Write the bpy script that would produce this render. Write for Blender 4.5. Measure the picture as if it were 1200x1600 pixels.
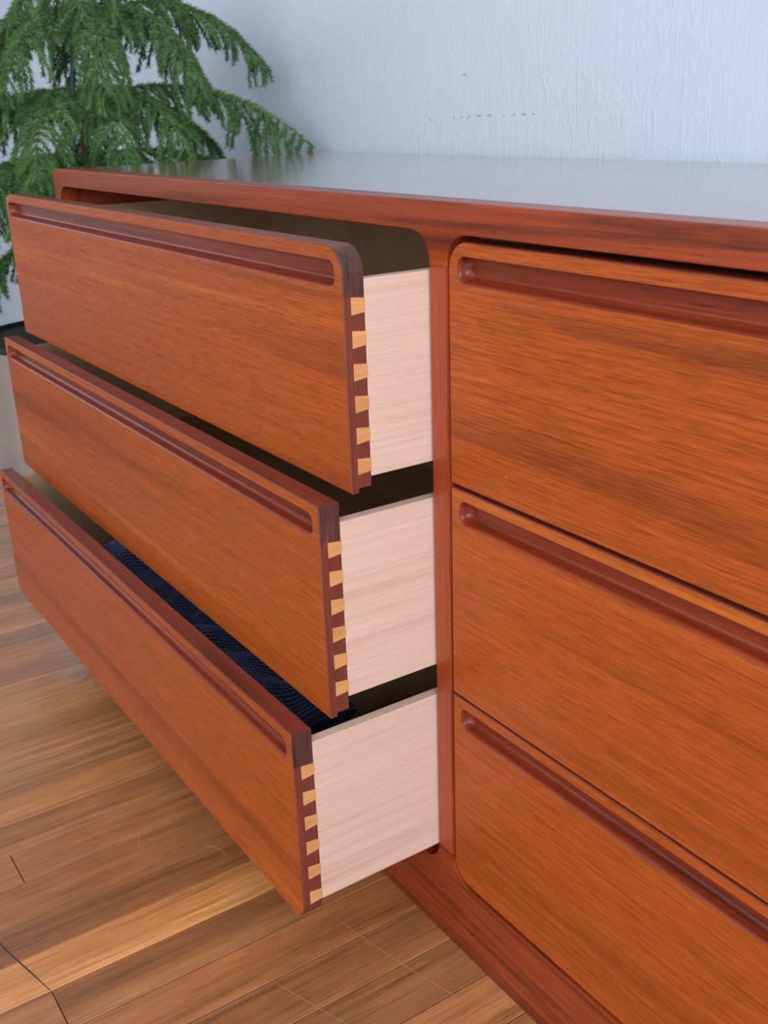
import bpy, bmesh, math, random
from mathutils import Vector, Matrix, noise

random.seed(7)
scene = bpy.context.scene
for o in list(bpy.data.objects):
    bpy.data.objects.remove(o, do_unlink=True)
COL = scene.collection

# ------------------------------------------------------------------ camera
CAM = Vector((0.7392, -0.5358, 0.83307))
YAW, PITCH, ROLL, FPX = 0.99333, -0.36419, -0.03531, 1659.42
fw = Vector((-math.sin(YAW) * math.cos(PITCH), math.cos(YAW) * math.cos(PITCH), math.sin(PITCH)))
rt = Vector((math.cos(YAW), math.sin(YAW), 0))
up = rt.cross(fw)
r2 = rt * math.cos(ROLL) + up * math.sin(ROLL)
u2 = -rt * math.sin(ROLL) + up * math.cos(ROLL)
cd = bpy.data.cameras.new('camera')
cam = bpy.data.objects.new('camera', cd)
COL.objects.link(cam)
cam.matrix_world = Matrix(((r2.x, u2.x, -fw.x, CAM.x), (r2.y, u2.y, -fw.y, CAM.y), (r2.z, u2.z, -fw.z, CAM.z), (0, 0, 0, 1)))
cd.sensor_fit = 'VERTICAL'
cd.sensor_height = 36.0
cd.sensor_width = 27.0
cd.lens = FPX * 36.0 / 1600.0
cd.clip_start = 0.02
cd.dof.use_dof = True
cd.dof.focus_distance = 0.98
cd.dof.aperture_fstop = (cd.lens / 1000.0) / 0.0026
scene.camera = cam

# ------------------------------------------------------------------ world, lights, exposure
vs = scene.view_settings
vs.view_transform = 'Standard'
vs.look = 'None'
vs.gamma = 1.0
vs.use_curve_mapping = False
vs.exposure = 0.12

w = bpy.data.worlds.new('daylight')
scene.world = w
w.use_nodes = True
bg = w.node_tree.nodes['Background']
bg.inputs['Color'].default_value = (0.70, 0.82, 1.0, 1)
bg.inputs['Strength'].default_value = 1.0

def area_light(name, loc, target, sx, sy, energy, color):
    ld = bpy.data.lights.new(name, 'AREA')
    ld.shape = 'RECTANGLE'
    ld.size, ld.size_y = sx, sy
    ld.energy, ld.color = energy, color
    o = bpy.data.objects.new(name, ld)
    COL.objects.link(o)
    o.location = loc
    d = Vector(target) - Vector(loc)
    o.rotation_euler = d.to_track_quat('-Z', 'Y').to_euler()
    return o

RX0, RX1, RY0, RY1, RZ = -3.9, 2.7, -3.0, 0.522, 2.5
WIN = {   # daylight windows of the room, all outside the frame
    'left': (-2.05, -0.35, 0.85, 2.25),     # y0, y1, z0, z1 on the left wall
    'front': (-2.6, 2.2, 0.85, 2.3),       # x0, x1, z0, z1 on the wall behind the camera
    'right': (-2.7, -0.25, 0.8, 2.3),      # y0, y1, z0, z1 on the right wall
}
a = WIN['left']
area_light('window_light_left', (RX0 - 0.02, (a[0] + a[1]) / 2, (a[2] + a[3]) / 2), (0, (a[0] + a[1]) / 2, (a[2] + a[3]) / 2), a[1] - a[0], a[3] - a[2], 7, (0.66, 0.82, 1.0))
a = WIN['front']
area_light('window_light_front', ((a[0] + a[1]) / 2, RY0 - 0.02, (a[2] + a[3]) / 2), ((a[0] + a[1]) / 2, 0, (a[2] + a[3]) / 2), a[1] - a[0], a[3] - a[2], 34, (1.0, 0.97, 0.93))
a = WIN['right']
area_light('window_light_right', (RX1 + 0.02, (a[0] + a[1]) / 2, (a[2] + a[3]) / 2), (0, (a[0] + a[1]) / 2, (a[2] + a[3]) / 2), a[1] - a[0], a[3] - a[2], 84, (0.88, 0.94, 1.0))

# ------------------------------------------------------------------ node helpers
class NT:
    def __init__(s, name):
        s.m = bpy.data.materials.new(name)
        s.m.use_nodes = True
        s.t = s.m.node_tree
        s.b = s.t.nodes['Principled BSDF']
    def n(s, kind, **kw):
        x = s.t.nodes.new(kind)
        for k, v in kw.items():
            setattr(x, k, v)
        return x
    def l(s, a, b):
        s.t.links.new(a, b)
    def set(s, **kw):
        for k, v in kw.items():
            s.b.inputs[k.replace('_', ' ')].default_value = v
    def coords(s, scale=(1, 1, 1), random_shift=True, rot=(0, 0, 0)):
        tc = s.n('ShaderNodeTexCoord')
        mp = s.n('ShaderNodeMapping')
        mp.inputs['Scale'].default_value = scale
        mp.inputs['Rotation'].default_value = rot
        if random_shift:
            oi = s.n('ShaderNodeObjectInfo')
            mul = s.n('ShaderNodeMath', operation='MULTIPLY')
            mul.inputs[1].default_value = 37.0
            s.l(oi.outputs['Random'], mul.inputs[0])
            ad = s.n('ShaderNodeVectorMath', operation='ADD')
            s.l(tc.outputs['Object'], ad.inputs[0])
            s.l(mul.outputs[0], ad.inputs[1])
            s.l(ad.outputs[0], mp.inputs['Vector'])
        else:
            s.l(tc.outputs['Object'], mp.inputs['Vector'])
        return mp.outputs['Vector']
    def noise(s, vec, scale, detail=3, rough=0.55, dist=0.0):
        x = s.n('ShaderNodeTexNoise')
        x.inputs['Scale'].default_value = scale
        x.inputs['Detail'].default_value = detail
        x.inputs['Roughness'].default_value = rough
        x.inputs['Distortion'].default_value = dist
        s.l(vec, x.inputs['Vector'])
        return x.outputs['Fac']
    def ramp(s, fac, stops):
        x = s.n('ShaderNodeValToRGB')
        e = x.color_ramp.elements
        while len(e) < len(stops):
            e.new(0.5)
        for q, (p, c) in zip(e, stops):
            q.position = p
            q.color = (c[0], c[1], c[2], 1) if not isinstance(c, (int, float)) else (c, c, c, 1)
        s.l(fac, x.inputs['Fac'])
        return x.outputs['Color']
    def mix(s, fac, a, b, mode='MIX'):
        x = s.n('ShaderNodeMix', data_type='RGBA', blend_type=mode)
        for src, i in ((fac, 0), (a, 6), (b, 7)):
            if hasattr(src, 'links'):
                s.l(src, x.inputs[i])
            else:
                x.inputs[i].default_value = src if i == 0 else (src[0], src[1], src[2], 1)
        return x.outputs[2]
    def specks(s, col, pale, scale=26.0, size=0.020, rare=0.80):
        vo = s.n('ShaderNodeTexVoronoi')
        vo.inputs['Scale'].default_value = scale
        s.l(s.coords((1, 1, 1)), vo.inputs['Vector'])
        near = s.n('ShaderNodeMath', operation='LESS_THAN')
        near.inputs[1].default_value = size
        s.l(vo.outputs['Distance'], near.inputs[0])
        sep = s.n('ShaderNodeSeparateColor')
        s.l(vo.outputs['Color'], sep.inputs[0])
        few = s.n('ShaderNodeMath', operation='GREATER_THAN')
        few.inputs[1].default_value = rare
        s.l(sep.outputs[0], few.inputs[0])
        both = s.n('ShaderNodeMath', operation='MULTIPLY')
        s.l(near.outputs[0], both.inputs[0])
        s.l(few.outputs[0], both.inputs[1])
        return s.mix(both.outputs[0], col, sc(pale))
    def bump(s, h, strength=0.1, dist=0.001):
        x = s.n('ShaderNodeBump')
        x.inputs['Strength'].default_value = strength
        x.inputs['Distance'].default_value = dist
        s.l(h, x.inputs['Height'])
        s.l(x.outputs['Normal'], s.b.inputs['Normal'])

def sc(c):
    return tuple(((v / 255) / 12.92 if v / 255 <= 0.04045 else ((v / 255 + 0.055) / 1.055) ** 2.4) for v in c)

AX = {'x': 0, 'y': 1, 'z': 2}

def wood(name, dark, mid, light, axis='x', streak=9.0, stretch=30.0, rough=0.35, coat=0.25, pores=0.35, flecks=0.35, bump=0.08, coat_rough=0.2, spec=0.5, specks=None, lines=0.7):
    """Wood with long streaks, fine short flecks and pores running along one axis."""
    t = NT(name)
    def stretched(s_along, s_cross):
        v = [s_cross] * 3
        v[AX[axis]] = s_along
        return t.coords(tuple(v))
    broad = t.noise(stretched(streak * 1.5 / stretch, streak), 1.0, 3, 0.6, 0.35)
    col = t.ramp(broad, [(0.28, sc(dark)), (0.47, sc(mid)), (0.58, sc(mid)), (0.75, sc(light))])
    fine = t.noise(stretched(3.2, 420.0), 1.0, 4, 0.7, 0.2)
    f1 = t.ramp(fine, [(0.30, 0.62), (0.52, 1.0), (0.75, 1.22)])
    col = t.mix(lines, col, f1, 'MULTIPLY')
    fl = t.noise(stretched(34.0, 1150.0), 1.0, 3, 0.65)
    f2 = t.ramp(fl, [(0.30, 0.45), (0.5, 1.0), (0.70, 1.4)])
    col = t.mix(flecks, col, f2, 'MULTIPLY')
    po = t.noise(stretched(26.0, 900.0), 1.0, 1, 0.5)
    f3 = t.ramp(po, [(0.27, 0.25), (0.36, 1.0)])
    col = t.mix(pores, col, f3, 'MULTIPLY')
    if specks:
        col = t.specks(col, specks)
    t.l(col, t.b.inputs['Base Color'])
    t.set(Roughness=rough, Coat_Weight=coat, Coat_Roughness=coat_rough, Specular_IOR_Level=spec)
    if bump:
        t.bump(fl, bump, 0.0006)
    return t.m

M = {}
M['veneer'] = wood('teak_veneer', (116, 50, 16), (172, 82, 28), (204, 112, 44), 'x', 15, 46, 0.42, 0.04, 0.45, 0.7, 0.08, 0.2, 0.3, (214, 150, 96))
M['teak'] = wood('solid_teak', (78, 30, 16), (154, 64, 27), (178, 80, 34), 'x', 60, 40, 0.38, 0.12, 0.5, 0.35, 0.05, 0.2, 0.4, (206, 140, 100))
M['teak_up'] = wood('solid_teak_upright', (144, 60, 29), (168, 73, 38), (184, 86, 46), 'z', 60, 30, 0.36, 0.12, 0.3, 0.3, 0.05, 0.2, 0.4)
M['teak_edge'] = wood('teak_edge', (94, 38, 24), (124, 54, 36), (140, 66, 44), 'x', 60, 30, 0.42, 0.08, 0.35, 0.25, 0.05, 0.2, 0.35)
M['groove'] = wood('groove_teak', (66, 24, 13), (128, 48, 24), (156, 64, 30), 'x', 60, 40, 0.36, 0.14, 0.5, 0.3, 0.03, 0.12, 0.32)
M['end_grain'] = wood('teak_end_grain', (46, 28, 25), (88, 53, 48), (122, 78, 70), 'z', 190, 16, 0.55, 0.02, 0.6, 0.4, 0.1)
M['end_lip'] = wood('teak_end_lip', (98, 46, 36), (120, 58, 46), (132, 66, 52), 'z', 60, 30, 0.5, 0.02, 0.4, 0.3, 0.1)
M['top'] = wood('teak_top', (84, 46, 30), (128, 74, 50), (152, 96, 68), 'x', 26, 30, 0.26, 1.0, 0.6, 0.6, 0.6, 0.13, 0.9)
M['pale'] = wood('pale_drawer_side', (214, 180, 160), (226, 196, 178), (233, 206, 190), 'y', 50, 40, 0.55, 0.02, 0.05, 0.10, 0.04, 0.2, 0.3, None, 0.28)
M['tail'] = wood('dovetail_wood', (202, 142, 86), (218, 160, 102), (228, 172, 116), 'y', 60, 10, 0.55, 0.02, 0.1, 0.12, 0.04, 0.2, 0.3, None, 0.35)
M['inside'] = wood('drawer_inside', (200, 164, 124), (216, 180, 138), (226, 194, 152), 'y', 14, 22, 0.55, 0.02, 0.1, 0.15, 0.04, 0.2, 0.3, None, 0.3)
M['carcass'] = wood('carcass_inside', (196, 160, 122), (212, 176, 136), (222, 188, 148), 'x', 14, 22, 0.6, 0.0, 0.2, 0.2, 0.04, 0.2, 0.3, None, 0.3)

M['top'].node_tree.nodes['Principled BSDF'].inputs['Coat IOR'].default_value = 1.9

def make_floor_mat():
    t = NT('oak_strip_floor')
    v = t.coords((16.0, 0.9, 16.0))
    broad = t.noise(v, 1.0, 4, 0.6, 0.5)
    col = t.ramp(broad, [(0.25, sc((126, 80, 48))), (0.43, sc((160, 106, 64))), (0.6, sc((176, 121, 75))), (0.78, sc((200, 145, 94)))])
    fine = t.noise(t.coords((150.0, 3.5, 150.0)), 1.0, 3, 0.6, 0.3)
    col = t.mix(0.75, col, t.ramp(fine, [(0.28, 0.5), (0.5, 1.0), (0.75, 1.25)]), 'MULTIPLY')
    dash = t.noise(t.coords((420.0, 16.0, 420.0)), 1.0, 3, 0.65)
    col = t.mix(0.6, col, t.ramp(dash, [(0.30, 0.45), (0.46, 1.0), (0.7, 1.15)]), 'MULTIPLY')
    mott = t.noise(t.coords((24.0, 12.0, 24.0), False), 1.0, 5, 0.7)
    col = t.mix(0.45, col, t.ramp(mott, [(0.3, 0.72), (0.5, 1.0), (0.7, 1.22)]), 'MULTIPLY')
    col = t.specks(col, (206, 188, 170), 22.0, 0.022, 0.86)
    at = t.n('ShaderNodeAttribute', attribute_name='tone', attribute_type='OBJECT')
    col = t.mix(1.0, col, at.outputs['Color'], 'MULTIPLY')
    t.l(col, t.b.inputs['Base Color'])
    wear = t.noise(t.coords((5.0, 3.0, 5.0), False), 1.0, 5, 0.65)
    rr = t.n('ShaderNodeMapRange')
    rr.inputs['To Min'].default_value, rr.inputs['To Max'].default_value = 0.22, 0.48
    t.l(wear, rr.inputs['Value'])
    t.l(rr.outputs[0], t.b.inputs['Roughness'])
    t.set(Coat_Weight=0.55, Coat_Roughness=0.2)
    und = t.noise(t.coords((28.0, 6.0, 28.0), False), 1.0, 3, 0.5)
    t.bump(und, 0.22, 0.0012)
    return t.m
M['floor'] = make_floor_mat()

def plain(name, col, rough=0.5, metallic=0.0, var=0.06, scale=30.0, coat=0.0, bump=0.0):
    t = NT(name)
    nz = t.noise(t.coords((scale, scale, scale)), 1.0, 3)
    c = sc(col)
    t.l(t.ramp(nz, [(0.3, tuple(x * (1 - var) for x in c)), (0.7, tuple(min(1, x * (1 + var)) for x in c))]), t.b.inputs['Base Color'])
    t.set(Roughness=rough, Metallic=metallic, Coat_Weight=coat)
    if bump:
        t.bump(nz, bump, 0.002)
    return t.m

def make_wall_mat():
    t = NT('painted_plaster')
    big = t.noise(t.coords((2.2, 2.2, 1.3), False), 1.0, 3)
    col = t.ramp(big, [(0.3, sc((200, 215, 232))), (0.7, sc((208, 221, 237)))])
    t.l(col, t.b.inputs['Base Color'])
    strokes = t.noise(t.coords((95.0, 95.0, 4.5), False), 1.0, 4, 0.6, 0.8)
    lumps = t.noise(t.coords((16.0, 16.0, 7.0), False), 1.0, 4, 0.6, 1.2)
    mask = t.ramp(t.noise(t.coords((4.5, 4.5, 3.0), False), 1.0, 2), [(0.42, 0.12), (0.66, 1.0)])
    drips = t.ramp(t.noise(t.coords((60.0, 60.0, 20.0), False), 1.0, 3, 0.55, 1.8), [(0.52, 0.0), (0.62, 1.0)])
    h = t.mix(mask, t.mix(0.25, strokes, lumps), drips)
    h = t.mix(0.35, t.mix(0.35, strokes, lumps), h)
    t.bump(h, 0.38, 0.0034)
    t.set(Roughness=0.42)
    return t.m
M['wall'] = make_wall_mat()
M['white'] = plain('white_paint', (225, 225, 225), 0.5)
M['seam'] = plain('floor_seam', (46, 36, 30), 0.8)
M['scratch_pale'] = plain('pale_scratch', (176, 136, 106), 0.55)
M['scratch_dark'] = plain('dark_crack', (62, 54, 48), 0.7)
M['scuff'] = plain('wall_scuff', (158, 166, 182), 0.7)

# ------------------------------------------------------------------ object helpers
def link(o):
    COL.objects.link(o)
    return o

def mesh_obj(name, bm, mats, parent=None, smooth=False, angle=0.6):
    me = bpy.data.meshes.new(name)
    bmesh.ops.recalc_face_normals(bm, faces=bm.faces)
    bm.to_mesh(me)
    bm.free()
    if not isinstance(mats, (list, tuple)):
        mats = [mats]
    for m in mats:
        me.materials.append(M[m] if isinstance(m, str) else m)
    if smooth:
        for p in me.polygons:
            p.use_smooth = True
        me.set_sharp_from_angle(angle=angle)
    o = link(bpy.data.objects.new(name, me))
    if smooth:
        wn = o.modifiers.new('weighted', 'WEIGHTED_NORMAL')
        wn.keep_sharp = True
        wn.weight = 100
    if parent is not None:
        o.parent = parent
    return o

def thing(name, label, cat, loc=(0, 0, 0), group=None):
    o = link(bpy.data.objects.new(name, None))
    o.empty_display_size = 0.05
    o.location = loc
    tag(o, label, cat, group)
    return o

def tag(o, label, cat, group=None):
    o['label'], o['category'] = label, cat
    if group:
        o['group'] = group
    return o

def structure(o):
    o['kind'] = 'structure'
    return o

def box(bm, x0, x1, y0, y1, z0, z1, bev=0.0, seg=2, mat=0):
    vs_ = [bm.verts.new((x, y, z)) for x in (x0, x1) for y in (y0, y1) for z in (z0, z1)]
    idx = ((0, 1, 3, 2), (4, 6, 7, 5), (0, 4, 5, 1), (2, 3, 7, 6), (0, 2, 6, 4), (1, 5, 7, 3))
    fs = [bm.faces.new([vs_[i] for i in f]) for f in idx]
    for f in fs:
        f.material_index = mat
    if bev > 0:
        es = list({e for f in fs for e in f.edges})
        bmesh.ops.bevel(bm, geom=es, offset=bev, segments=seg, profile=0.5, affect='EDGES')

def arc(cx, cz, r, a0, a1, n=8):
    return [(cx + r * math.cos(math.radians(a0 + (a1 - a0) * i / n)), cz + r * math.sin(math.radians(a0 + (a1 - a0) * i / n))) for i in range(n + 1)]

def rrect(x0, x1, z0, z1, rbl, rbr, rtr, rtl, n=8):
    """Counter-clockwise outline in XZ with a radius for every corner."""
    p = []
    for (cx, cz, r, a0) in ((x0, z0, rbl, 180), (x1, z0, rbr, 270), (x1, z1, rtr, 0), (x0, z1, rtl, 90)):
        sx = 1 if cx == x0 else -1
        sz = 1 if cz == z0 else -1
        if r <= 0:
            p.append((cx, cz))
        else:
            p += arc(cx + sx * r, cz + sz * r, r, a0, a0 + 90, n)
    return p

def inset_poly(p, d):
    """Offset a CCW outline inwards by d (miter)."""
    n = len(p)
    out = []
    for i in range(n):
        a, b, c = Vector(p[i - 1]), Vector(p[i]), Vector(p[(i + 1) % n])
        e1, e2 = (b - a), (c - b)
        if e1.length < 1e-9 or e2.length < 1e-9:
            out.append(tuple(b)); continue
        n1 = Vector((-e1.y, e1.x)).normalized()
        n2 = Vector((-e2.y, e2.x)).normalized()
        m = n1 + n2
        k = d / max(0.25, (1 + n1.dot(n2)))
        out.append(tuple(b + m * k))
    return out

def ring(bm, p, y):
    return [bm.verts.new((x, y, z)) for x, z in p]

def bridge(bm, a, b, mat=0):
    n = len(a)
    fs = []
    for i in range(n):
        j = (i + 1) % n
        try:
            f = bm.faces.new((a[i], a[j], b[j], b[i]))
            f.material_index = mat
            fs.append(f)
        except ValueError:
            pass
    return fs

def prism(bm, p, y0, y1, bev=0.0, seg=3, mat=0, matside=None, back_bev=0.0):
    """Extrude an XZ outline from y0 (front) to y1; the front arris is rounded by bev."""
    ms = mat if matside is None else matside
    rings = []
    if bev > 0:
        for i in range(seg + 1):
            t = math.pi / 2 * i / seg
            rings.append(ring(bm, inset_poly(p, bev * (1 - math.sin(t))), y0 + bev * (1 - math.cos(t))))
    else:
        rings.append(ring(bm, p, y0))
    if back_bev > 0:
        rings.append(ring(bm, p, y1 - back_bev))
        rings.append(ring(bm, inset_poly(p, back_bev), y1))
    else:
        rings.append(ring(bm, p, y1))
    f = bm.faces.new(rings[0]); f.material_index = mat
    for k in range(len(rings) - 1):
        bridge(bm, rings[k], rings[k + 1], ms)
    f = bm.faces.new(rings[-1]); f.material_index = ms

# ------------------------------------------------------------------ dresser dimensions (fitted)
XL, XR_OUT = -0.999, 1.023
XS1 = 0.0232
OPL, OPR = -0.9765, 1.0005          # outer ends of the two openings
ZTOP, ZOP, ZBO = 0.760, 0.7348, 0.0875
ZM, ZMB = 0.7065, 0.1140
D = 0.509
FD = 0.028                          # depth of the face frame
RO = 0.0265
DL = (-0.9738, -0.0029)             # left drawers
DR = (0.0256, 0.9980)               # right drawers
ZD = [(0.5192, 0.7295), (0.3067, 0.5156), (0.0906, 0.3045)]
SIDE = [(0.5318, 0.7025), (0.3231, 0.4967), (0.1111, 0.2894)]
PULL = [0.0849, 0.1193, 0.1609]
TF = 0.0209
RD = 0.0225
TAILS = [[0.6888, 0.6612, 0.6335, 0.6059, 0.5781, 0.5504], [0.4809, 0.4533, 0.4257, 0.3982, 0.3706, 0.3427], [0.2690, 0.2405, 0.2126, 0.1842, 0.1553, 0.1258]]
GZ = [(0.6955, 0.7180), (0.4835, 0.5060), (0.2720, 0.2950)]

# ------------------------------------------------------------------ room shell
SEAM0, PW = -0.2250, 0.0605
def build_floor():
    bm = bmesh.new()
    box(bm, RX0, RX1, RY0, RY1, -0.06, -0.004)
    fl = structure(mesh_obj('floor', bm, 'seam'))
    rnd = random.Random(11)
    cache = {}
    k0 = math.floor((RX0 - SEAM0) / PW)
    k1 = math.ceil((RX1 - SEAM0) / PW)
    rest = bmesh.new()
    fixed = {-3: [-0.348], 1: [-0.3735]}
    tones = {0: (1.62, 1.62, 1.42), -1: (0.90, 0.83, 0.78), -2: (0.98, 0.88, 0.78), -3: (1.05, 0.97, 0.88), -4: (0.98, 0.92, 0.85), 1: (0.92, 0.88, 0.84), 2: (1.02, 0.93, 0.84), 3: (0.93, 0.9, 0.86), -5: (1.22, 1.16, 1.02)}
    n = 0
    for k in range(k0, k1):
        x0 = SEAM0 + k * PW
        x1 = x0 + PW
        cx0, cx1 = max(x0, RX0), min(x1, RX1)
        if cx1 - cx0 < 0.01:
            continue
        cuts = []
        if k in fixed:
            cuts = list(fixed[k])
            y = cuts[0] - rnd.uniform(0.6, 1.3)
            while y > RY0 + 0.2:
                cuts.append(y); y -= rnd.uniform(0.6, 1.6)
            cuts.append(cuts[0] + rnd.uniform(0.62, 0.85))
        else:
            y = RY1 - rnd.uniform(0.1, 1.3)
            while y > RY0 + 0.2:
                if not (-0.44 < y < 0.3 and -12 < k < 5):
                    cuts.append(y)
                y -= rnd.uniform(0.7, 1.6)
        ys = sorted([RY0] + [c for c in cuts if RY0 < c < RY1 - 0.05] + [RY1])
        for i in range(len(ys) - 1):
            a, b = ys[i], ys[i + 1]
            gx = 0.0003 + 0.0006 * rnd.random() ** 2
            near = -26 <= k <= 14 and b > -1.7
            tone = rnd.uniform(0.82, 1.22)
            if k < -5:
                tone = 0.75 * tone + 0.42  # glare on the left boards is painted in as a paler tone
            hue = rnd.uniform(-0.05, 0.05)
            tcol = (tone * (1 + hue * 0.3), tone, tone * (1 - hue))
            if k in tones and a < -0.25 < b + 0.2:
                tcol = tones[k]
            if near:
                bm2 = bmesh.new()
                hw, hl = (cx1 - cx0) / 2 - gx, (b - a) / 2 - 0.0005
                box(bm2, -hw, hw, -hl, hl, -0.004, 0.0, 0)
                for e in [e for e in bm2.edges if all(v.co.z > -0.001 for v in e.verts)]:
                    pass
                bmesh.ops.bevel(bm2, geom=[e for e in bm2.edges if all(v.co.z > -0.001 for v in e.verts)], offset=0.0006, segments=1, affect='EDGES')
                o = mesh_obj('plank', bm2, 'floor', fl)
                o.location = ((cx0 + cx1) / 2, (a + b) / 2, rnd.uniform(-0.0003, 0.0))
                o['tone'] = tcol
                n += 1
            else:
                box(rest, cx0 + gx, cx1 - gx, a + 0.0005, b - 0.0005, -0.004, -0.0002)
    o = mesh_obj('plank', rest, 'floor', fl)
    o['kind'] = 'stuff'
    o['tone'] = (0.97, 0.97, 0.97)
    # scratches and the crooked crack across three boards
    def strip(pts, wd, mat, name):
        bm3 = bmesh.new()
        pr = None
        for i, (x, y) in enumerate(pts):
            q = pts[min(i + 1, len(pts) - 1)]; p_ = pts[max(i - 1, 0)]
            d = Vector((q[0] - p_[0], q[1] - p_[1])).normalized()
            nn = Vector((-d.y, d.x)) * wd * (0.5 if 0 < i < len(pts) - 1 else 0.15)
            cur = [bm3.verts.new((x + s * nn.x, y + s * nn.y, h)) for s in (-1, 1) for h in (0.0001, 0.00025)]
            if pr:
                for i0, i1 in ((0, 1), (1, 3), (3, 2), (2, 0)):
                    bm3.faces.new((pr[i0], pr[i1], cur[i1], cur[i0]))
            pr = cur
        mesh_obj(name, bm3, mat, fl)
    def curve(p0, p1, p2, k=10):
        return [((1 - t) ** 2 * p0[0] + 2 * t * (1 - t) * p1[0] + t * t * p2[0], (1 - t) ** 2 * p0[1] + 2 * t * (1 - t) * p1[1] + t * t * p2[1]) for t in [i / k for i in range(k + 1)]]
    strip([(-0.2855, -0.4045), (-0.262, -0.399), (-0.236, -0.393), (-0.2, -0.3835), (-0.1640, -0.3745)], 0.0016, 'scratch_dark', 'crack')
    strip(curve((-0.084, -0.083), (0.03, -0.062), (0.088, -0.040)), 0.0009, 'scratch_pale', 'scratch')
    strip(curve((-0.040, -0.1816), (0.01, -0.165), (0.061, -0.145)), 0.0006, 'scratch_pale', 'scratch')
    strip(curve((-0.7484, -0.1604), (-0.77, -0.135), (-0.7856, -0.1136)), 0.0028, 'scratch_pale', 'scratch')
    strip(curve((-0.36, -0.20), (-0.335, -0.215), (-0.318, -0.214)), 0.0010, 'scratch_pale', 'scratch')
    strip(curve((-0.285, -0.150), (-0.262, -0.130), (-0.250, -0.136)), 0.0009, 'scratch_pale', 'scratch')
    strip(curve((-0.47, -0.21), (-0.485, -0.17), (-0.475, -0.13)), 0.0009, 'scratch_pale', 'scratch')
    return fl
build_floor()

def wall_with_hole(name, axis, at0, at1, u0, u1, z0, z1, hole=None):
    """A slab wall; axis 'x' = wall normal along x, u runs along y."""
    bm = bmesh.new()
    rects = [(u0, u1, z0, z1)]
    if hole:
        a0, a1, b0, b1 = hole
        rects = [(u0, a0, z0, z1), (a1, u1, z0, z1), (a0, a1, z0, b0), (a0, a1, b1, z1)]
    for (p, q, r_, s_) in rects:
        if axis == 'x':
            box(bm, at0, at1, p, q, r_, s_)
        else:
            box(bm, p, q, at0, at1, r_, s_)
    return structure(mesh_obj(name, bm, 'wall' if not hole else 'white'))

wall_back = wall_with_hole('wall_back', 'y', RY1, RY1 + 0.1, RX0, RX1, -0.06, RZ)
wall_with_hole('wall_left', 'x', RX0 - 0.1, RX0, RY0, RY1, -0.06, RZ, WIN['left'])
wall_with_hole('wall_right', 'x', RX1, RX1 + 0.1, RY0, RY1, -0.06, RZ, WIN['right'])
wall_with_hole('wall_front', 'y', RY0 - 0.1, RY0, RX0, RX1, -0.06, RZ, WIN['front'])
bm = bmesh.new()
box(bm, RX0 - 0.1, RX1 + 0.1, RY0 - 0.1, RY1 + 0.1, RZ, RZ + 0.1)
structure(mesh_obj('ceiling', bm, 'white'))
for i, (key, axis, at) in enumerate((('left', 'x', RX0), ('front', 'y', RY0), ('right', 'x', RX1))):
    a0, a1, b0, b1 = WIN[key]
    bm = bmesh.new()
    m_ = (a0 + a1) / 2
    for (p, q, r_, s_) in ((a0, a0 + 0.05, b0, b1), (a1 - 0.05, a1, b0, b1), (a0 + 0.05, a1 - 0.05, b0, b0 + 0.05), (a0 + 0.05, a1 - 0.05, b1 - 0.05, b1), (m_ - 0.02, m_ + 0.02, b0 + 0.05, b1 - 0.05)):
        if axis == 'x':
            box(bm, at - 0.008, at + 0.008, p, q, r_, s_)
        else:
            box(bm, p, q, at - 0.008, at + 0.008, r_, s_)
    structure(mesh_obj('window_%d' % (i + 1), bm, 'white'))

# little scuffs on the painted wall
def scuff(x, z, w_, h_, rot):
    bm = bmesh.new()
    rnd = random.Random(int(x * 1000))
    nn = 9
    loop = []
    for i in range(nn):
        a_ = 2 * math.pi * i / nn
        r_ = rnd.uniform(0.6, 1.0)
        px_, pz_ = w_ * r_ * math.cos(a_), h_ * r_ * math.sin(a_)
        loop.append((x + px_ * math.cos(rot) - pz_ * math.sin(rot), z + px_ * math.sin(rot) + pz_ * math.cos(rot)))
    prism(bm, loop, RY1 - 0.0006, RY1 + 0.001)
    mesh_obj('scuff', bm, 'scuff', wall_back)
for s in ((-0.6608 - 0.05, 0.8115, 0.0016, 0.003, 0), (-0.648, 0.8138, 0.002, 0.0014, 0), (-0.63, 0.8142, 0.004, 0.0010, .1), (-0.61, 0.8150, 0.004, 0.0011, 0.1), (-0.587, 0.8165, 0.007, 0.0010, .05), (-0.563, 0.8166, 0.007, 0.0011, 0.05),
          (-0.53, 0.8158, 0.004, 0.0008, 0), (-0.508, 0.8163, 0.005, 0.0009, 0.1), (-0.485, 0.8167, 0.006, 0.0012, 0.08), (-0.465, 0.8172, 0.005, 0.0009, 0), (-0.622, 0.8740, 0.007, 0.0013, 0.05)):
    scuff(*s)

# ------------------------------------------------------------------ the dresser
dresser = thing('dresser', 'long reddish teak dresser with three drawers pulled open beside three closed ones', 'dresser')

def top_rail_outline():
    rc = 0.014
    p = [(XL, ZM)]
    p.append((OPL, ZM))
    p += arc(OPL + RO, ZOP - RO, RO, 180, 90, 8)[1:]
    p += arc(-RO, ZOP - RO, RO, 90, 0, 8)
    p.append((0.0, ZM))
    p.append((XS1, ZM))
    p += arc(XS1 + RO, ZOP - RO, RO, 180, 90, 8)[1:]
    p += arc(OPR - RO, ZOP - RO, RO, 90, 0, 8)
    p.append((OPR, ZM))
    p.append((XR_OUT, ZM))
    p += arc(XR_OUT - rc, ZTOP - rc, rc, 0, 90, 6)
    p += arc(XL + rc, ZTOP - rc, rc, 90, 180, 6)
    q = []
    for a_ in p:
        if not q or (Vector(a_) - Vector(q[-1])).length > 1e-5:
            q.append(a_)
    return q

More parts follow.
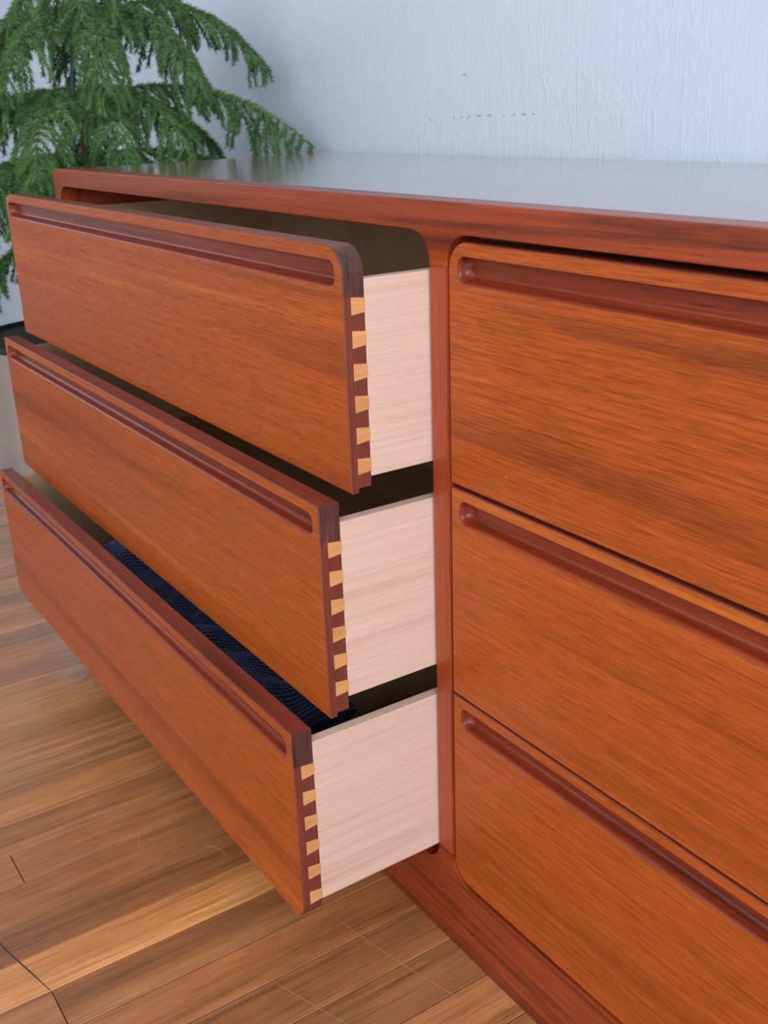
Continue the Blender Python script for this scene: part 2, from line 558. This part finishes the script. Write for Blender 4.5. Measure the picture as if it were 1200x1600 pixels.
def bottom_rail_outline():
    p = [(XL, 0.0), (XR_OUT, 0.0), (XR_OUT, ZMB), (OPR, ZMB)]
    p += arc(OPR - RO, ZBO + RO, RO, 0, -90, 8)[1:]
    p += arc(XS1 + RO, ZBO + RO, RO, 270, 180, 8)
    p += [(XS1, ZMB), (0.0, ZMB)]
    p += arc(-RO, ZBO + RO, RO, 0, -90, 8)
    p += arc(OPL + RO, ZBO + RO, RO, 270, 180, 8)
    p += [(OPL, ZMB), (XL, ZMB)]
    q = []
    for a_ in p:
        if not q or (Vector(a_) - Vector(q[-1])).length > 1e-5:
            q.append(a_)
    return q

bm = bmesh.new()
prism(bm, top_rail_outline(), 0.0, FD, 0.0012, 3)
mesh_obj('top_rail', bm, 'teak', dresser, True, 0.5)
bm = bmesh.new()
prism(bm, bottom_rail_outline(), 0.0, FD, 0.0005, 2)
mesh_obj('bottom_rail', bm, 'teak', dresser, True, 0.5)
for x0, x1 in ((0.0, XS1), (XL, OPL), (OPR, XR_OUT)):
    bm = bmesh.new()
    box(bm, x0, x1, 0.0003, FD, ZMB, ZM)
    es = [e for e in bm.edges if abs(e.verts[0].co.z - e.verts[1].co.z) > 0.1 and e.verts[0].co.y < 0.01]
    bmesh.ops.bevel(bm, geom=es, offset=0.0007, segments=2, affect='EDGES')
    mesh_obj('stile', bm, 'teak_up', dresser, True, 0.5)

# top board with a soft long edge, flush behind the rail
bm = bmesh.new()
rc = 0.014
p = [(XL, ZTOP - 0.022), (XR_OUT, ZTOP - 0.022)] + arc(XR_OUT - rc, ZTOP - rc, rc, 0, 90, 6) + arc(XL + rc, ZTOP - rc, rc, 90, 180, 6)
prism(bm, p, FD, D)
mesh_obj('top_panel', bm, 'top', dresser, True, 0.5)
for x0, x1 in ((XL, XL + 0.019), (XR_OUT - 0.019, XR_OUT)):
    bm = bmesh.new()
    box(bm, x0, x1, FD, D, 0.0, ZTOP - 0.022, 0.001, 1)
    mesh_obj('side_panel', bm, 'teak_up', dresser)
bm = bmesh.new()
box(bm, 0.002, XS1 - 0.002, FD, D - 0.01, 0.06, ZTOP - 0.022)
mesh_obj('partition', bm, 'carcass', dresser)
bm = bmesh.new()
box(bm, XL + 0.019, XR_OUT - 0.019, D - 0.01, D - 0.002, 0.02, ZTOP - 0.022)
mesh_obj('back_panel', bm, 'carcass', dresser)
bm = bmesh.new()
box(bm, XL + 0.019, XR_OUT - 0.019, FD, D - 0.01, 0.062, 0.078)
mesh_obj('bottom_panel', bm, 'carcass', dresser)

def slot_outline(x0, x1, z0, z1, r, n=7):
    return rrect(x0, x1, z0, z1, r, r, r, r, n)

def split_sides(p, x0, x1, zt):
    q = []
    for i, a_ in enumerate(p):
        b_ = p[(i + 1) % len(p)]
        q.append(a_)
        for xx in (x0, x1):
            if abs(a_[0] - xx) < 1e-6 and abs(b_[0] - xx) < 1e-6 and min(a_[1], b_[1]) < zt < max(a_[1], b_[1]):
                q.append((xx, zt))
    return q

def front_mesh(x0, x1, z0, z1, rad, gz, zt):
    """Front board with rounded corners, the slot cut for the finger groove, lower back rebate."""
    bm = bmesh.new()
    outer = split_sides(rrect(x0, x1, z0, z1, *rad), x0, x1, zt)
    b = 0.0009
    r0 = ring(bm, inset_poly(outer, b), 0.0)
    r1 = ring(bm, outer, b)
    r2_ = ring(bm, outer, 0.0078)
    slot = slot_outline(x0 + 0.0118, x1 - 0.0118, gz[0], gz[1], 0.0085)
    s0 = ring(bm, slot, 0.0)
    edges = []
    for lp in (r0, s0):
        for i in range(len(lp)):
            edges.append(bm.edges.new((lp[i], lp[(i + 1) % len(lp)])))
    res = bmesh.ops.triangle_fill(bm, use_beauty=True, use_dissolve=False, edges=edges)
    for g in res['geom']:
        if isinstance(g, bmesh.types.BMFace):
            g.material_index = 0
    bridge(bm, r0, r1, 1)
    for f in bridge(bm, r1, r2_, 1):
        c = f.calc_center_median()
        if abs(c.x - x0) < 0.0005 or abs(c.x - x1) < 0.0005:
            f.material_index = 3
    step = 0.0 if rad[0] > 0 else 0.0042
    body = split_sides(rrect(x0, x1, z0 + step, z1, *rad), x0, x1, zt)
    r3 = ring(bm, body, 0.0078)
    r4 = ring(bm, body, TF - 0.0006)
    r5 = ring(bm, inset_poly(body, 0.0006), TF)
    bridge(bm, r2_, r3, 1)
    bridge(bm, r3, r4, 1)
    bridge(bm, r4, r5, 1)
    f = bm.faces.new(r5); f.material_index = 1
    return bm

def assign_ends(o, x0, x1, ztail):
    me = o.data
    for p_ in me.polygons:
        n_ = p_.normal
        c = p_.center
        if p_.material_index == 0:
            continue
        if abs(n_.x) > 0.45:
            p_.material_index = 2 if c.z > ztail else 3

def groove_mesh(x0, x1, gz):
    """Routed finger groove: a soft lip, a sloping back and a coved bottom."""
    bm = bmesh.new()
    z0, z1 = gz
    X0, X1 = x0 + 0.0118, x1 - 0.0118
    def loop(il, it, ib, y, r, lean=0.0):
        return ring(bm, slot_outline(X0 + il, X1 - il, z0 + ib, z1 - it, r), y)
    L = [loop(0, 0, 0, 0.0, 0.0085),
         loop(0.0004, 0.0002, 0.0005, 0.0004, 0.0082),
         loop(0.0012, 0.0004, 0.0014, 0.0010, 0.0078),
         loop(0.0020, 0.0005, 0.0022, 0.0024, 0.0074),
         loop(0.0024, 0.0005, 0.0026, 0.0050, 0.0070),
         loop(0.0034, 0.0006, 0.0036, 0.0078, 0.0066),
         loop(0.0052, 0.0010, 0.0052, 0.0098, 0.0056),
         loop(0.0076, 0.0020, 0.0072, 0.0108, 0.0046)]
    for i in range(len(L) - 1):
        bridge(bm, L[i], L[i + 1])
    bm.faces.new(L[-1])
    return bm

def build_drawer(i, side, opened):
    x0, x1 = DL if side == 'left' else DR
    z0, z1 = ZD[i]
    y = -PULL[i] if opened else 0.0013
    rad = [0, 0, 0, 0]
    if i == 0:
        rad = [0, 0, RD, RD]
    if i == 2:
        rad = [RD, RD, 0, 0]
    s0, s1 = SIDE[i]
    st = 0.012
    yb = 0.455
    # the box (left side, back, bottom) carries the other pieces
    bm = bmesh.new()
    box(bm, x0, x0 + st, TF, yb, s0, s1, 0.0008, 1)
    box(bm, x0 + st, x1 - st, yb - 0.012, yb, s0 + 0.012, s1 - 0.012)
    box(bm, x0 + st, x1 - st, TF, yb - 0.012, s0 + 0.008, s0 + 0.014)
    d = mesh_obj('drawer', bm, ['inside'], dresser)
    d.location = (0, y, 0)
    lab = {0: 'top', 1: 'middle', 2: 'bottom'}[i]
    d['label'] = ('open %s drawer with dovetailed pale side' if opened else 'closed %s drawer with long finger groove') % lab
    fr = mesh_obj('drawer_front', front_mesh(x0, x1, z0, z1, rad, GZ[i], TAILS[i][0]), ['veneer', 'teak_edge', 'end_grain', 'end_lip'], d, True, 0.5)
    assign_ends(fr, x0, x1, TAILS[i][0])
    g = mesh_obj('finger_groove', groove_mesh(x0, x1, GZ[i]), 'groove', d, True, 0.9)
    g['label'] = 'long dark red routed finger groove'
    bm = bmesh.new()
    box(bm, x1 - st, x1, TF, yb, s0, s1, 0.0009, 2)
    sp = mesh_obj('drawer_side', bm, 'pale', d)
    sp['label'] = 'pale wooden drawer side'
    # dovetail tails let into the end of the front
    if opened:
        for k, zt in enumerate(TAILS[i]):
            hf, hb = 0.0148, 0.0116
            last = k == len(TAILS[i]) - 1
            ya, yb_ = 0.0074, TF + 0.0004
            m_ = (hf - hb) / 2
            quad = [(ya, zt), (ya, zt - hf), (yb_, zt - hf + m_), (yb_, zt - m_)]
            bm = bmesh.new()
            va = [bm.verts.new((x1 + 0.00025, yy, zz)) for yy, zz in quad]
            vb = [bm.verts.new((x1 - 0.010, yy, zz)) for yy, zz in quad]
            bm.faces.new(va)
            bm.faces.new(vb)
            bridge(bm, va, vb)
            mesh_obj('dovetail', bm, 'tail', d)
            # the tail seat and the lap are seen as darker end grain around it
    return d

for i in range(3):
    build_drawer(i, 'left', True)
for i in range(3):
    build_drawer(i, 'right', False)

# ------------------------------------------------------------------ navy mesh cloth lying in the open bottom drawer
def build_cloth():
    t = NT('navy_mesh_cloth')
    nz = t.noise(t.coords((60, 60, 60)), 1.0, 3)
    t.l(t.ramp(nz, [(0.3, sc((104, 118, 170))), (0.7, sc((146, 160, 212)))]), t.b.inputs['Base Color'])
    t.set(Roughness=0.8)
    t.b.inputs['Sheen Weight'].default_value = 0.3
    x0, x1, y0, y1 = -0.715, -0.135, -0.130, 0.015
    st = 0.0052
    nx, ny = int((x1 - x0) / st), int((y1 - y0) / st)
    bm = bmesh.new()
    def pos(i, j):
        u, v = i / nx, j / ny
        x, y = x0 + (x1 - x0) * u, y0 + (y1 - y0) * v
        z = 0.250 + 0.020 * noise.noise((x * 9, y * 11, 1.7)) + 0.010 * noise.noise((x * 22, y * 18, 5.1))
        z += 0.018 * math.exp(-((x + 0.60) / 0.07) ** 2) - 0.03 * max(0, (x + 0.36)) / 0.26
        ridge = math.sin((x * 0.8 + y) * 62 + 3 * noise.noise((x * 6, y * 6, 0)))
        z += 0.004 * ridge
        e = min(u, 1 - u) * nx * st
        f = min(v, 1 - v) * ny * st
        d = min(e, f)
        if d < 0.03:
            z -= 0.05 * (1 - d / 0.03) ** 2
        return (x + 0.003 * noise.noise((x * 30, y * 30, 9)), y + 0.003 * noise.noise((x * 30, y * 30, 4)), z)
    grid = [[bm.verts.new(pos(i, j)) for j in range(ny + 1)] for i in range(nx + 1)]
    for i in range(nx):
        for j in range(ny):
            bm.faces.new((grid[i][j], grid[i + 1][j], grid[i + 1][j + 1], grid[i][j + 1]))
    inner = [f for f in bm.faces]
    bmesh.ops.inset_individual(bm, faces=inner, thickness=0.00125, depth=0.0)
    bmesh.ops.delete(bm, geom=inner, context='FACES')
    o = mesh_obj('mesh_cloth', bm, t.m)
    o.modifiers.new('thickness', 'SOLIDIFY').thickness = 0.0012
    bm = bmesh.new()
    g2 = [[bm.verts.new(Vector(pos(i * 4, j * 4)) + Vector((0, 0, -0.004))) for j in range(ny // 4 + 1)] for i in range(nx // 4 + 1)]
    for i in range(nx // 4):
        for j in range(ny // 4):
            bm.faces.new((g2[i][j], g2[i + 1][j], g2[i + 1][j + 1], g2[i][j + 1]))
    u_ = mesh_obj('lining', bm, plain('navy_lining', (30, 35, 54), 0.9), o, True, 3.0)
    s2 = u_.modifiers.new('thickness', 'SOLIDIFY')
    s2.thickness = 0.09
    s2.offset = -1
    tag(o, 'rumpled navy blue mesh cloth lying inside the open bottom drawer', 'cloth')
build_cloth()

# ------------------------------------------------------------------ Norfolk pine in its steel planter
POT = Vector((-1.296, 0.100, 0.0))
pine = thing('potted_norfolk_pine', 'leafy green Norfolk pine in a steel planter left of the dresser', 'potted plant', POT)

def steel_mat():
    t = NT('brushed_steel')
    v = t.coords((3, 3, 6), False)
    nz = t.noise(v, 1.0, 3)
    t.l(t.ramp(nz, [(0.3, sc((178, 180, 182))), (0.7, sc((204, 205, 206)))]), t.b.inputs['Base Color'])
    t.set(Metallic=0.7, Roughness=0.3)
    return t.m
M['steel'] = steel_mat()
M['black_rim'] = plain('black_rim', (34, 34, 36), 0.55)
M['soil'] = plain('dark_soil', (38, 34, 32), 0.95, 0, 0.3, 120, 0, 0.6)
M['bark'] = plain('bark', (120, 88, 66), 0.85, 0, 0.2, 80, 0, 0.4)
M['twig'] = plain('green_twig', (112, 124, 66), 0.7, 0, 0.15, 80)
M['stake'] = plain('green_stake', (34, 78, 86), 0.5, 0, 0.08, 60)

def lathe(bm, prof, n=64, mat=0):
    rings_ = []
    for r_, z_ in prof:
        rings_.append([bm.verts.new((r_ * math.cos(2 * math.pi * k / n), r_ * math.sin(2 * math.pi * k / n), z_)) for k in range(n)])
    for i in range(len(rings_) - 1):
        bridge(bm, rings_[i], rings_[i + 1], mat)
    return rings_

PR, PH = 0.190, 0.450
bm = bmesh.new()
prof = [(PR - 0.030, 0.0)] + [(PR - 0.030 + 0.026 * math.sin(a_ * math.pi / 12), 0.026 - 0.026 * math.cos(a_ * math.pi / 12)) for a_ in range(1, 7)] + [(PR - 0.001, PH - 0.012), (PR - 0.001, PH - 0.004), (PR - 0.006, PH - 0.004), (PR - 0.010, PH - 0.06)]
rg = lathe(bm, prof)
bm.faces.new(rg[0])
mesh_obj('planter', bm, 'steel', pine, True, 0.6)
bm = bmesh.new()
rg = lathe(bm, [(PR + 0.0005, PH - 0.010), (PR + 0.0015, PH - 0.004), (PR, PH), (PR - 0.007, PH + 0.0005), (PR - 0.009, PH - 0.003), (PR - 0.0095, PH - 0.012)])
bridge(bm, rg[-1], rg[0])
mesh_obj('planter_rim', bm, 'black_rim', pine, True, 0.8)
bm = bmesh.new()
rg = lathe(bm, [(PR - 0.0095, PH - 0.03), (PR - 0.0095, PH - 0.008), (PR * 0.7, PH - 0.006), (PR * 0.4, PH - 0.004), (0.03, PH - 0.003)], 40)
bm.faces.new(rg[-1]); bm.faces.new(rg[0])
for v_ in bm.verts:
    if v_.co.z > PH - 0.02:
        v_.co.z += 0.003 * noise.noise(v_.co * 40)
mesh_obj('soil', bm, 'soil', pine, True, 1.2)

def tube(bm, pts, radii, n=6, mat=0):
    prev = None
    for i, p_ in enumerate(pts):
        p_ = Vector(p_)
        d_ = (Vector(pts[min(i + 1, len(pts) - 1)]) - Vector(pts[max(i - 1, 0)])).normalized()
        a_ = d_.orthogonal().normalized()
        if prev:
            a_ = (prev[1] - d_ * prev[1].dot(d_)).normalized()
        b_ = d_.cross(a_)
        cur = [bm.verts.new(p_ + (a_ * math.cos(2 * math.pi * k / n) + b_ * math.sin(2 * math.pi * k / n)) * radii[i]) for k in range(n)]
        if prev:
            bridge(bm, prev[0], cur, mat)
        else:
            f = bm.faces.new(cur); f.material_index = mat
        prev = (cur, a_)
    f = bm.faces.new(prev[0]); f.material_index = mat

def trunk_at(z):
    t_ = max(0.0, min(1.2, (z - 0.43) / 0.5))
    return Vector((0.008 * t_ + 0.004 * math.sin(z * 14), 0.010 + 0.072 * t_ + 0.004 * math.cos(z * 11), z))
bm = bmesh.new()
zs = [0.43 + 0.035 * i for i in range(23)]
tube(bm, [trunk_at(z) for z in zs], [0.0085 - 0.0048 * i / 22 for i in range(23)], 8)
mesh_obj('trunk', bm, 'bark', pine, True, 1.2)
bm = bmesh.new()
tube(bm, [(0.012, -0.012, 0.40), (0.016, 0.05, 0.93), (0.017, 0.055, 0.975)], [0.0045, 0.0045, 0.004], 8)
mesh_obj('stake', bm, 'stake', pine, True, 1.2)

def needle_mat(name, a_, b_):
    t = NT(name)
    nz = t.noise(t.coords((25, 25, 25)), 1.0, 2)
    t.l(t.ramp(nz, [(0.3, sc(a_)), (0.7, sc(b_))]), t.b.inputs['Base Color'])
    t.set(Roughness=0.5)
    t.b.inputs['Specular IOR Level'].default_value = 0.35
    return t.m
M['needle'] = needle_mat('pine_needles', (58, 100, 56), (104, 148, 86))

def needle(bm, p_, d_, side, ln, wd, mat=0):
    """One awl-shaped needle: three faces meeting in a point."""
    n_ = d_.cross(side).normalized()
    a_ = bm.verts.new(p_ + side * wd)
    b_ = bm.verts.new(p_ - side * wd)
    c_ = bm.verts.new(p_ + n_ * wd * 1.2)
    e_ = bm.verts.new(p_ + d_ * ln)
    for tri in ((a_, b_, e_), (b_, c_, e_), (c_, a_, e_)):
        f = bm.faces.new(tri); f.material_index = mat

def dress(bm, pts, per_m, ln, wd, rnd, mat=0, fwd=0.75):
    """Cover a path with needles all round, pointing forward."""
    for i in range(len(pts) - 1):
        a_, b_ = Vector(pts[i]), Vector(pts[i + 1])
        seg = b_ - a_
        d_ = seg.normalized()
        o_ = d_.orthogonal().normalized()
        q_ = d_.cross(o_)
        taper = 1.0 - 0.35 * (i / (len(pts) - 1)) ** 3
        for k in range(max(1, int(per_m * seg.length + rnd.random()))):
            t_ = rnd.random()
            th = rnd.uniform(0, 2 * math.pi)
            out_ = o_ * math.cos(th) + q_ * math.sin(th)
            dd = (out_ * rnd.uniform(0.55, 0.85) + d_ * fwd * rnd.uniform(0.7, 1.2)).normalized()
            needle(bm, a_.lerp(b_, t_) + out_ * 0.0008, dd, d_.cross(out_).normalized(), ln * taper * rnd.uniform(0.8, 1.15), wd, mat)

def branchlet_mesh(seed, length, sag):
    rnd = random.Random(seed)
    bm = bmesh.new()
    pts = []
    p_ = Vector((0, 0, 0))
    ang = 0.0
    n_ = 9
    wob = rnd.uniform(-0.25, 0.25)
    for i in range(n_ + 1):
        pts.append(p_.copy())
        a_ = -sag * (i / n_)
        p_ = p_ + Vector((math.cos(a_), math.sin(wob * i / n_) * 0.6, math.sin(a_))).normalized() * (length / n_)
    tube(bm, pts, [0.0011 - 0.0006 * i / n_ for i in range(n_ + 1)], 4, 1)
    dress(bm, pts, 2100, 0.0120, 0.00085, rnd, 0)
    me = bpy.data.meshes.new('branchlet')
    bm.to_mesh(me)
    bm.free()
    me.materials.append(M['needle'])
    me.materials.append(M['twig'])
    return me

BL = {}
for li, ln in enumerate((0.035, 0.055, 0.075, 0.095)):
    BL[li] = [branchlet_mesh(100 * li + v_, ln, sg) for v_, sg in enumerate((0.7, 1.05, 1.4))]

TIERS = [  # height on the trunk, then (azimuth deg, length, rise, droop) of its branches
    (1.110, [(70, 0.20, 0.02, 0.16), (-20, 0.18, 0.02, 0.15), (-75, 0.18, 0.02, 0.15), (-140, 0.21, 0.02, 0.16), (150, 0.2, 0.02, 0.15)]),
    (1.000, [(63, 0.340, 0.14, 0.235), (30, 0.27, 0.12, 0.26), (-14, 0.27, 0.11, 0.24), (-60, 0.27, 0.10, 0.22), (-105, 0.30, 0.10, 0.22), (-150, 0.32, 0.10, 0.22), (165, 0.34, 0.1, 0.24), (112, 0.32, 0.1, 0.24)]),
    (0.868, [(48, 0.455, 0.12, 0.215), (22, 0.29, 0.11, 0.22), (-10, 0.285, 0.12, 0.24), (-42, 0.33, 0.11, 0.23), (-85, 0.36, 0.08, 0.22), (-120, 0.40, 0.08, 0.22), (-155, 0.42, 0.08, 0.22), (160, 0.42, 0.08, 0.24), (105, 0.36, 0.08, 0.24)]),
    (0.760, [(64, 0.37, 0.06, 0.13), (30, 0.27, 0.06, 0.16), (-6, 0.25, 0.06, 0.18), (-45, 0.30, 0.06, 0.2), (-80, 0.34, 0.06, 0.22), (-110, 0.40, 0.06, 0.24), (-150, 0.44, 0.06, 0.26), (175, 0.44, 0.06, 0.26), (115, 0.36, 0.06, 0.22)]),
    (0.640, [(60, 0.30, 0.04, 0.14), (110, 0.34, 0.02, 0.2), (-100, 0.27, 0.02, 0.16), (170, 0.30, 0.02, 0.16)]),
]
def cam_px(P):
    v_ = P - CAM
    w_ = v_.dot(fw)
    return 600 + FPX * v_.dot(r2) / w_, 800 - FPX * v_.dot(u2) / w_, w_

slots = []
rnd = random.Random(5)
for tz, brs in TIERS:
    for (az, L, rise, droop) in brs:
        a0 = math.radians(az)
        root = trunk_at(tz + rnd.uniform(-0.006, 0.006))
        bend = rnd.uniform(-0.12, 0.12)
        pts = []
        n_ = 22
        for i in range(n_ + 1):
            s_ = i / n_
            aa = a0 + bend * s_
            rr_ = L * (s_ - 0.08 * s_ ** 3)
            pts.append(root + Vector((math.cos(aa) * rr_, math.sin(aa) * rr_, rise * s_ - droop * s_ ** 2.1)))
        bm = bmesh.new()
        tube(bm, pts, [0.0026 - 0.0018 * i / n_ for i in range(n_ + 1)], 5, 1)
        dress(bm, pts[4:], 1500, 0.0120, 0.00085, rnd, 0)
        br = mesh_obj('branch', bm, ['needle', 'twig'], pine)
        tot = sum((pts[i + 1] - pts[i]).length for i in range(n_))
        dist = 0.035
        while dist < tot:
            acc = 0.0
            for i in range(n_):
                sl = (pts[i + 1] - pts[i]).length
                if acc + sl >= dist:
                    break
                acc += sl
            tt = (dist - acc) / sl
            P = pts[i].lerp(pts[i + 1], tt)
            T = (pts[i + 1] - pts[i]).normalized()
            u_ = dist / tot
            size = 0.110 * (0.72 + 0.6 * u_ - 1.0 * u_ ** 3.2) if u_ < 0.97 else 0.03
            size *= rnd.uniform(0.8, 1.1)
            for sd in (-1, 1):
                lat = Vector((-T.y, T.x, 0)).normalized() * sd
                d_ = (lat * rnd.uniform(0.55, 0.95) + T * rnd.uniform(0.4, 0.7) + Vector((0, 0, -1)) * rnd.uniform(0.05, 0.4)).normalized()
                far = P + POT + d_ * size
                if far.y > RY1 - 0.035:
                    d_.y = -0.4 * abs(d_.y)
                if far.x > XL - 0.03 and far.z - 0.4 * size < ZTOP + 0.03:
                    d_.x = -0.4 * abs(d_.x)
                d_.normalize()
                li = 0 if size < 0.045 else 1 if size < 0.065 else 2 if size < 0.085 else 3
                slots.append((br, P, d_, li, rnd.randrange(3), size / (0.035, 0.055, 0.075, 0.095)[li], rnd.uniform(-0.3, 0.3)))
            dist += rnd.uniform(0.0150, 0.0205)
def frame_of(d_, roll_):
    side = Vector((0, 0, 1)).cross(d_).normalized()
    upv = d_.cross(side)
    m_ = Matrix((d_, side, upv)).transposed()
    return m_ @ Matrix.Rotation(roll_, 3, 'X')

keep = []
for k, (br, P, d_, li, vv, sc_, roll_) in enumerate(slots):
    tip = P + d_ * 0.05 + POT
    # keep clear of the wall and of the dresser
    if tip.y > RY1 - 0.03:
        continue
    if tip.x > XL - 0.008 and tip.z < ZTOP + 0.05:
        continue
    x_, y_, w_ = cam_px(P + POT)
    vis = 0 < x_ < 560 and 0 < y_ < 262 + max(0, (86 - x_) * 2)
    keep.append((0 if vis else 1, w_, k))
keep.sort()
single = set(k for _, _, k in keep[:300])
rest = {}
allv, allf, allm = [], [], []
for _, _, k in keep:
    br, P, d_, li, vv, sc_, roll_ = slots[k]
    R3 = frame_of(d_, roll_)
    mat = Matrix.Translation(P) @ R3.to_4x4() @ Matrix.Scale(sc_, 4)
    me = BL[li][vv]
    if k in single:
        o = link(bpy.data.objects.new('branchlet', me))
        o.parent = br
        o.matrix_basis = mat
    else:
        base = len(allv)
        allv.extend([tuple(mat @ v_.co) for v_ in me.vertices])
        for p_ in me.polygons:
            allf.append([base + i for i in p_.vertices])
            allm.append(p_.material_index)
me = bpy.data.meshes.new('foliage')
me.from_pydata(allv, [], allf)
me.materials.append(M['needle'])
me.materials.append(M['twig'])
me.polygons.foreach_set('material_index', allm)
o = link(bpy.data.objects.new('foliage', me))
o.parent = pine
o['kind'] = 'stuff'
